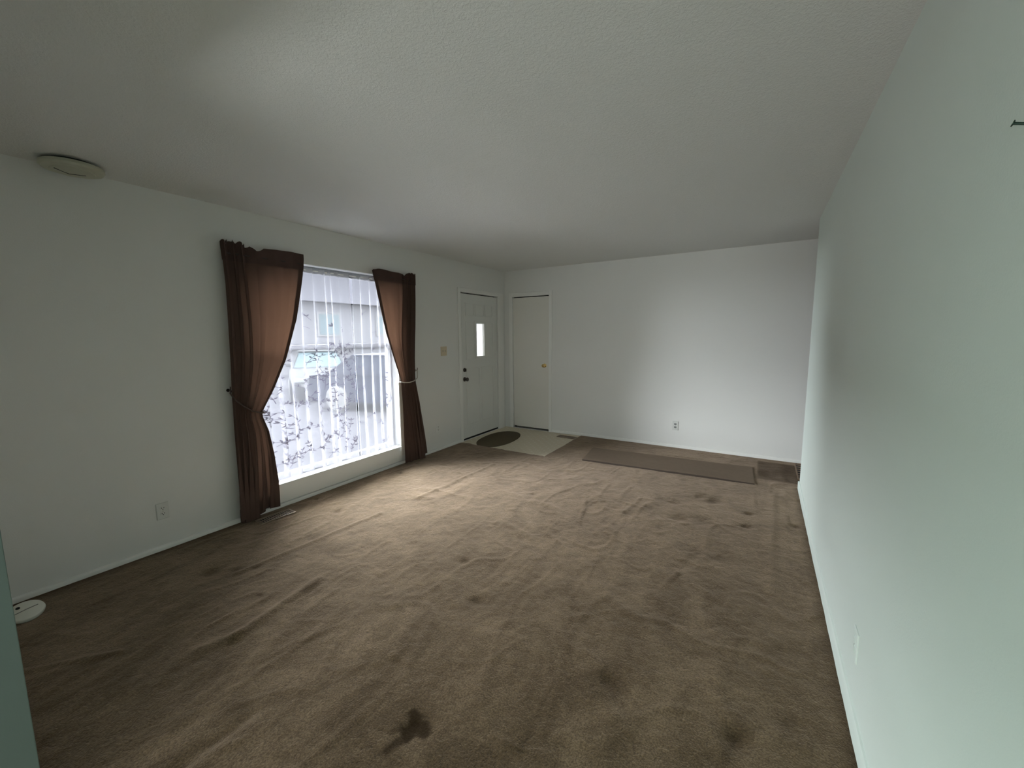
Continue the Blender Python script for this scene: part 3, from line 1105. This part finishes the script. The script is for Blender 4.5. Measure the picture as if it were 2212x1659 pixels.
knob(d1, 'door_knob', (-0.0098, -1.032, 0.862), (1, 0, 0), BRONZE)
db = MB()
db.lathe([(0.028, 0.0), (0.028, 0.008), (0.022, 0.014), (0.010, 0.016)], (-0.0098, -1.032, 0.992), (1, 0, 0), 28)
db.box((0.004, -1.038, 0.972), (0.022, -1.026, 1.012))
db.build('deadbolt', BRONZE, d1, smooth=True)
for zc in (0.28, 1.05, 1.82):
    hg = MB()
    hg.tube([(0.0, D1[1] - 0.003, zc - 0.045), (0.0, D1[1] - 0.003, zc + 0.045)], 0.006, 10)
    hg.build('hinge', DOORP, d1, smooth=True)

d2 = thing('door_2', 'plain flat closet door with a brass knob in the far wall', 'door', (0.464, 0.02, 0))
struct(d2)
ds = MB()
ds.box((D2[0] + 0.004, 0.006, 0.030), (D2[1] - 0.008, 0.041, D2[3] - 0.014))
ds.build('door_leaf', SLABP, d2, bevel=0.002)
cs = MB()
casing(cs, 1, 0.0, -1, D2[0], D2[1], D2[3], 0.058, 0.050, 0.060)
cs.build('door_casing', TRIM, d2, bevel=0.003)
knob(d2, 'door_knob', (0.703, 0.006, 1.005), (0, -1, 0), BRASS, 0.030, 0.027, 0.060)
st = MB()
st.box((D2[0], 0.045, 0.0), (D2[0] + 0.02, 0.07, D2[3])).box((D2[1] - 0.02, 0.045, 0.0), (D2[1], 0.07, D2[3])).box((D2[0], 0.045, D2[3] - 0.03), (D2[1], 0.07, D2[3]))
st.build('door_stop', DARK, d2)
for zc in (0.28, 1.82):
    hg = MB()
    hg.tube([(D2[0] + 0.002, 0.0, zc - 0.045), (D2[0] + 0.002, 0.0, zc + 0.045)], 0.006, 10)
    hg.build('hinge', TRIM, d2, smooth=True)
# the dark closet behind it
cb = MB()
cb.box((-0.1, 0.80, -0.03), (1.3, 0.84, H)).box((-0.14, 0.12, -0.03), (-0.1, 0.84, H)).box((1.3, 0.12, -0.03), (1.34, 0.84, H)).box((-0.14, 0.12, H), (1.34, 0.84, H + 0.04)).box((-0.14, 0.12, -0.05), (1.34, 0.84, -0.03))
struct(cb.build('wall_closet', WALL))

# ------------------------------------------------------------------ outlets and switch
def wall_frame(axis, plane, sgn):
    """maps (side, up, out) to world"""
    if axis == 0:
        return lambda c, s_, up, out: (plane + sgn * out, c + s_, up)
    return lambda c, s_, up, out: (c + s_, plane + sgn * out, up)


def plate_mesh(fr_, c, z, w, h, t=0.006):
    mb = MB()
    a, b = w / 2, h / 2
    i = 0.004
    V = [fr_(c, sx * a, z + sz * b, 0.0003) for sx, sz in ((-1, -1), (1, -1), (1, 1), (-1, 1))]
    V += [fr_(c, sx * a, z + sz * b, t * 0.5) for sx, sz in ((-1, -1), (1, -1), (1, 1), (-1, 1))]
    V += [fr_(c, sx * (a - i), z + sz * (b - i), t) for sx, sz in ((-1, -1), (1, -1), (1, 1), (-1, 1))]
    Fc = [(3, 2, 1, 0), (8, 9, 10, 11)]
    for k in (0, 4):
        for q in range(4):
            Fc.append((k + q, k + (q + 1) % 4, k + 4 + (q + 1) % 4, k + 4 + q))
    mb.add(V, Fc)
    return mb


def outlet(label, axis, plane, sgn, c, z, m, face_m=PLASTIC, slots=True):
    fr_ = wall_frame(axis, plane, sgn)
    root = thing('wall_outlet', label, 'outlet', fr_(c, 0, z, 0.0), 'wall outlets')
    plate_mesh(fr_, c, z, 0.072, 0.116).build('cover_plate', m, root)
    for dz in (0.0195, -0.0195):
        mb = MB()
        pts = []
        for k in range(20):
            a = 2 * PI * k / 20
            pts.append((0.0165 * math.cos(a), max(-0.0115, min(0.0115, 0.0165 * math.sin(a)))))
        V = [fr_(c, p[0], z + dz + p[1], 0.0055) for p in pts] + [fr_(c, p[0], z + dz + p[1], 0.0085) for p in pts]
        n = len(pts)
        Fc = [tuple(range(n)), tuple(range(n, 2 * n))] + [(k, (k + 1) % n, n + (k + 1) % n, n + k) for k in range(n)]
        mb.add(V, Fc)
        rc = mb.build('receptacle', face_m, root)
        if slots:
            sl_ = MB()
            for sx, hh, zz in ((-0.0065, 0.0085, 0.003), (0.0065, 0.0075, 0.003)):
                lo = fr_(c, sx - 0.0017, z + dz + zz - hh / 2, 0.0082)
                hi = fr_(c, sx + 0.0017, z + dz + zz + hh / 2, 0.0089)
                sl_.box(tuple(min(p, q) for p, q in zip(lo, hi)), tuple(max(p, q) for p, q in zip(lo, hi)))
            lo = fr_(c, -0.0028, z + dz - 0.0095, 0.0082)
            hi = fr_(c, 0.0028, z + dz - 0.004, 0.0089)
            sl_.box(tuple(min(p, q) for p, q in zip(lo, hi)), tuple(max(p, q) for p, q in zip(lo, hi)))
            sl_.build('slots', BLACK, rc)
    sc = MB()
    ax = (sgn, 0, 0) if axis == 0 else (0, sgn, 0)
    sc.lathe([(0.003, 0.0), (0.003, 0.001), (0.0015, 0.0016)], fr_(c, 0, z, 0.0058), ax, 10)
    sc.build('screw', CHROME, root)
    return root


GREYF = principled('grey_receptacle_face', (0.30, 0.31, 0.30), 0.5)
outlet('white wall outlet low on the window wall, nearest the floor disc', 0, 0.0, 1, -4.44, 0.276, PLASTIC)
outlet('white wall outlet with grey sockets on the far wall above the runner', 1, 0.0, -1, 2.585, 0.290, PLASTIC, GREYF)
outlet('faint painted-over wall outlet below the light switch by the front door', 0, 0.0, 1, -1.615, 0.290, WALL, WALL)
outlet('painted, mint-tinted wall outlet on the wall nearest the camera', 0, RW, -1, -3.60, 0.295, WALLR, WALLR, False)

fr_ = wall_frame(0, 0.0, 1)
sw = thing('light_switch', 'almond double light switch between drape and front door', 'light switch', fr_(-1.462, 0, 1.268, 0))
plate_mesh(fr_, -1.462, 1.268, 0.116, 0.118).build('cover_plate', ALMOND, sw)
for s_ in (-0.023, 0.023):
    tg = MB()
    tg.box((0.0055, -1.462 + s_ - 0.005, 1.258), (0.0075, -1.462 + s_ + 0.005, 1.280))
    tg.box((0.0070, -1.462 + s_ - 0.004, 1.266), (0.0170, -1.462 + s_ + 0.004, 1.275))
    tg.build('toggle', CREAM, sw)

# ------------------------------------------------------------------ floor registers
def register(name, label, cx, cy, w, l, rot, m, nsl, group, z=0.012):
    root = thing(name, label, 'floor register', (cx, cy, z - 0.006), group)
    root.rotation_euler = (0, 0, rot)
    bpy.context.view_layer.update()
    # built in local coordinates, long side along local y
    fb = MB()
    b = 0.014
    for lo, hi in (((-w / 2, -l / 2, 0), (-w / 2 + b, l / 2, 0.008)), ((w / 2 - b, -l / 2, 0), (w / 2, l / 2, 0.008)), ((-w / 2 + b, -l / 2, 0), (w / 2 - b, -l / 2 + b, 0.008)), ((-w / 2 + b, l / 2 - b, 0), (w / 2 - b, l / 2, 0.008))):
        fb.box(lo, hi)
    f = fb.build('rim', m, None, bevel=0.002)
    f.parent = root
    kb = MB()
    kb.box((-w / 2 + b, -l / 2 + b, -0.001), (w / 2 - b, l / 2 - b, 0.0015))
    k = kb.build('duct_opening', BLACK, None)
    k.parent = root
    span = l - 2 * b
    for i in range(nsl):
        y = -l / 2 + b + span * (i + 0.5) / nsl
        sb_ = MB()
        sb_.box((-w / 2 + b, y - span / nsl * 0.22, 0.0012), (w / 2 - b, y + span / nsl * 0.22, 0.0042))
        s2 = sb_.build('louvre', m, None)
        s2.parent = root
    cbm = MB()
    cbm.box((-0.003, -l / 2 + b, 0.0015), (0.003, l / 2 - b, 0.0046))
    c2 = cbm.build('centre_bar', m, None)
    c2.parent = root
    return root


register('floor_register', 'brown slotted floor register under the wide drape', 0.170, -3.775, 0.115, 0.27, -0.06, REGI, 14, 'floor registers')
register('floor_register', 'brown floor register in the vinyl entry by the closet', 1.150, -0.175, 0.115, 0.27, PI / 2 - 0.02, REGI, 14, 'floor registers', 0.004)
register('floor_register', 'reddish wooden floor register in the passage past the mint wall', 3.930, -0.36, 0.15, 0.60, 0.0, WOODREG, 7, 'floor registers', 0.014)

# ------------------------------------------------------------------ mats on the floor
om = MB()
n = 64
ang0 = 0.10
P0, P1, P2 = [], [], []
for k in range(n):
    a = 2 * PI * k / n
    ex = abs(math.cos(a)) ** 0.9 * math.copysign(1, math.cos(a)) * 0.245
    ey = abs(math.sin(a)) ** 0.9 * math.copysign(1, math.sin(a)) * 0.455
    X_, Y_ = ex * math.cos(ang0) - ey * math.sin(ang0), ex * math.sin(ang0) + ey * math.cos(ang0)
    P0.append((0.355 + X_, -0.735 + Y_, -0.0035))
    P1.append((0.355 + X_, -0.735 + Y_, 0.004))
    P2.append((0.355 + X_ * 0.975, -0.735 + Y_ * 0.985, 0.0075))
om.add(P0 + P1 + P2, [tuple(range(n - 1, -1, -1)), tuple(range(2 * n, 3 * n))] + [(k, (k + 1) % n, n + (k + 1) % n, n + k) for k in range(n)] + [(n + k, n + (k + 1) % n, 2 * n + (k + 1) % n, 2 * n + k) for k in range(n)])
tag(om.build('door_mat', MATD, smooth=True), 'dark brown oval mat on the vinyl floor at the front door', 'mat')

run = thing('runner_mat', 'long grey-brown carpet runner lying near the far wall', 'runner', (2.62, -0.80, 0.0))
corners = [(1.764, -1.118), (3.492, -1.020), (3.462, -0.455), (1.690, -0.560)]
nu, nv = 70, 20
V, Fc = [], []
for j in range(nv + 1):
    for i in range(nu + 1):
        a, b = i / nu, j / nv
        px = (corners[0][0] * (1 - a) + corners[1][0] * a) * (1 - b) + (corners[3][0] * (1 - a) + corners[2][0] * a) * b
        py = (corners[0][1] * (1 - a) + corners[1][1] * a) * (1 - b) + (corners[3][1] * (1 - a) + corners[2][1] * a) * b
        z = 0.015 + 0.0015 * math.sin(a * 11 + b * 3) + (0.008 * smooth((0.35 - b) / 0.35) * (0.6 + 0.4 * math.sin(a * PI)))
        V.append((px, py, z))
for j in range(nv):
    for i in range(nu):
        a = j * (nu + 1) + i
        Fc.append((a, a + 1, a + nu + 2, a + nu + 1))
o = mesh_obj('pile', V, Fc, RUNNER, run, True)
# backing: a skirt and underside just beneath the pile
ring = [i for i in range(nu + 1)] + [j * (nu + 1) + nu for j in range(1, nv + 1)] + [nv * (nu + 1) + i for i in range(nu - 1, -1, -1)] + [j * (nu + 1) for j in range(nv - 1, 0, -1)]
V2 = [V[k] for k in ring] + [(V[k][0], V[k][1], 0.004) for k in ring]
m_ = len(ring)
F2 = [(k, (k + 1) % m_, m_ + (k + 1) % m_, m_ + k) for k in range(m_)] + [tuple(range(m_, 2 * m_))]
mesh_obj('backing', V2, F2, RUNBACK, run)

# ------------------------------------------------------------------ disc on the ceiling, disc on the floor
ca_ = thing('smoke_alarm', 'round off-white alarm hanging from the ceiling above the wide drape', 'smoke alarm', (0.145, -4.70, H))
bd = MB()
bd.lathe([(0.095, 0.0), (0.095, 0.014)], (0.145, -4.70, H - 0.0005), (0, 0, -1), 40)
bd.build('mounting_base', DARK, ca_)  # near-black colour stands in for shade in the ceiling gap
bd = MB()
bd.lathe([(0.118, 0.013), (0.130, 0.016), (0.132, 0.030), (0.124, 0.041), (0.100, 0.046), (0.092, 0.046), (0.088, 0.050), (0.04, 0.054)], (0.145, -4.70, H), (0, 0, -1), 56)
bd.build('housing', CREAM, ca_, smooth=True)
sv = MB()
sv.tube([(0.145 + 0.012, -4.70 - 0.075, H - 0.0505), (0.145 - 0.03, -4.70 - 0.01, H - 0.0535), (0.145 + 0.005, -4.70 + 0.05, H - 0.0525)], 0.0035, 6)
sv.build('sounder_slot', BLACK, ca_)

fd = thing('plastic_disc', 'round white plastic disc with one dark spot lying on the carpet', 'disc', (0.24, -5.12, 0.005))
ti = math.radians(20)
axd = Vector((math.sin(ti), 0, math.cos(ti)))
oc = Vector((0.235, -5.12, 0.008))
bd = MB()
bd.lathe([(0.028, 0.004), (0.056, 0.010), (0.068, 0.022), (0.070, 0.032), (0.067, 0.039), (0.060, 0.042)], oc, axd, 48)
bd.build('housing', DISC, fd, smooth=True)
e1 = Vector((math.cos(ti), 0, -math.sin(ti)))
e2 = Vector((0, 1, 0))
tp_ = oc + axd * 0.0422
sp = MB()
cc = tp_ - e1 * 0.030 - e2 * 0.022
sp.lathe([(0.0085, 0.0), (0.0085, 0.0012)], cc, axd, 16)
sp.build('button', BLACK, fd)
gv = MB()
gv.tube([tp_ + e1 * 0.010 - e2 * 0.048, tp_ - e1 * 0.002, tp_ - e1 * 0.008 + e2 * 0.045], 0.0022, 6)
gv.build('seam_groove', principled('grey_groove', (0.22, 0.22, 0.20), 0.7), fd)

# picture hook left in the mint wall
nl = MB()
nl.tube([(RW + 0.004, -4.430, 1.790), (RW - 0.012, -4.425, 1.796), (RW - 0.026, -4.42, 1.802)], 0.0022, 8)
nl.lathe([(0.0022, 0.0), (0.0050, 0.001), (0.0050, 0.0025)], (RW - 0.026, -4.42, 1.802), (-1, 0.2, 0.4), 12)
tag(nl.build('picture_nail', NAIL, smooth=True), 'bent dark nail sticking out high on the mint wall', 'nail')

# ------------------------------------------------------------------ outside the window
GZ = -0.45
gb = MB()
gb.box((-45, -40, GZ - 0.1), (-0.17, 30, GZ))
struct(gb.build('ground', ASPHALT))
gb = MB()
gb.box((-1.55, -12, GZ + 0.001), (-0.31, 4, GZ + 0.02))  # pale strip added out of view to bounce daylight onto the ceiling
struct(gb.build('ground_bounce_strip', DRIVE))
fd_ = MB()
fd_.box((-0.30, -9.0, GZ), (-0.165, 0.12, -0.03))
struct(fd_.build('wall_foundation', DRIVE))
# eave over the picture window: soffit boards with a narrow gap, and the fascia
ev = MB()
ev.box((-0.52, -9.2, 2.22), (-0.165, 0.3, 2.25))
ev.box((-0.57, -9.2, 2.12), (-0.53, 0.3, 2.34))
struct(ev.build('roof_eave', SOFFIT))

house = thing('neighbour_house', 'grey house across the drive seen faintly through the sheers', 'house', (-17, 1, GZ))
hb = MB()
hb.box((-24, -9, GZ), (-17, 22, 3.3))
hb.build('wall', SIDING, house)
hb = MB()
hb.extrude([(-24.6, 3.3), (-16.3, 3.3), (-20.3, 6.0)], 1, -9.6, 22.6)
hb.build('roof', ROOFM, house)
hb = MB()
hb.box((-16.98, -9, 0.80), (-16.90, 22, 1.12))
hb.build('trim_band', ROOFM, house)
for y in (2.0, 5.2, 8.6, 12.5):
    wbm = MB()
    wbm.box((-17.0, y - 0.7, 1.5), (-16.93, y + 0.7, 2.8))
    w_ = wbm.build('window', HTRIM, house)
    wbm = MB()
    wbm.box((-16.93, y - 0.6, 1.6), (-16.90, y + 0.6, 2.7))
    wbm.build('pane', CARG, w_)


def car(name, label, loc, rot, paint, glass):
    root = thing(name, label, 'car', loc, None)
    root.rotation_euler = (0, 0, rot)

    def part(mb, nm, m, par=None, **kw):
        o = mb.build(nm, m, None, **kw)
        o.parent = par or root
        return o
    # lower body, length along local x (front at +x)
    side = [(-2.2, 0.32), (-2.25, 0.60), (-2.15, 0.92), (-1.5, 0.97), (0.75, 0.96), (1.55, 0.86), (2.10, 0.72), (2.22, 0.52), (2.15, 0.26), (-2.1, 0.26)]
    V, Fc = [], []
    rings = [(-0.80, 0.94), (-0.86, 1.0), (0.86, 1.0), (0.80, 0.94)]
    n_ = len(side)
    for (y, k) in rings:
        for (x, z) in side:
            V.append((x * (1 if k == 1 else 0.985), y, 0.26 + (z - 0.26) * k))
    for q in range(len(rings) - 1):
        for i in range(n_):
            j = (i + 1) % n_
            Fc.append((q * n_ + i, q * n_ + j, (q + 1) * n_ + j, (q + 1) * n_ + i))
    Fc += [tuple(range(n_ - 1, -1, -1)), tuple((len(rings) - 1) * n_ + i for i in range(n_))]
    b = MB().add(V, Fc)
    part(b, 'body', paint, bevel=0.04, seg=3)
    # cabin: glasshouse tapering to the roof
    lo = [(-1.65, -0.78, 0.95), (0.85, -0.78, 0.95), (0.85, 0.78, 0.95), (-1.65, 0.78, 0.95)]
    hi = [(-0.95, -0.60, 1.42), (0.05, -0.60, 1.42), (0.05, 0.60, 1.42), (-0.95, 0.60, 1.42)]
    b = MB().add(lo + hi, [(0, 1, 2, 3), (4, 5, 6, 7), (0, 1, 5, 4), (1, 2, 6, 5), (2, 3, 7, 6), (3, 0, 4, 7)])
    part(b, 'cabin_glass', glass, bevel=0.03)
    b = MB().box((-1.0, -0.62, 1.405), (0.10, 0.62, 1.455))
    part(b, 'roof', paint, bevel=0.03)
    for sy_ in (-1, 1):
        for p, q in (((0.87, 0.77 * sy_, 0.95), (0.07, 0.60 * sy_, 1.43)), ((-0.42, 0.775 * sy_, 0.95), (-0.45, 0.605 * sy_, 1.43)), ((-1.66, 0.77 * sy_, 0.95), (-0.96, 0.60 * sy_, 1.43))):
            b = MB()
            b.tube([p, q], 0.035, 6)
            part(b, 'pillar', paint)
        b = MB().box((0.55, sy_ * 0.86 - 0.09, 0.98), (0.75, sy_ * 0.86 + 0.09, 1.10))
        part(b, 'mirror', paint, bevel=0.03)
        b = MB().box((2.02, sy_ * 0.62 - 0.18, 0.60), (2.19, sy_ * 0.62 + 0.18, 0.72))
        part(b, 'headlamp', LAMPW, bevel=0.03)
        for x in (-1.35, 1.35):
            b = MB()
            b.lathe([(0.30, -0.10), (0.33, -0.07), (0.33, 0.07), (0.30, 0.10)], (x, sy_ * 0.78, 0.33), (0, 1, 0), 28)
            w_ = part(b, 'wheel', TYRE, smooth=True)
            b = MB()
            b.lathe([(0.20, -0.105), (0.21, 0.0), (0.20, 0.105)], (x, sy_ * 0.78, 0.33), (0, 1, 0), 20)
            part(b, 'hubcap', CARCH, w_, smooth=True)
    b = MB().box((2.13, -0.55, 0.44), (2.24, 0.55, 0.56))
    part(b, 'bumper', CARCH, bevel=0.03)
    return root


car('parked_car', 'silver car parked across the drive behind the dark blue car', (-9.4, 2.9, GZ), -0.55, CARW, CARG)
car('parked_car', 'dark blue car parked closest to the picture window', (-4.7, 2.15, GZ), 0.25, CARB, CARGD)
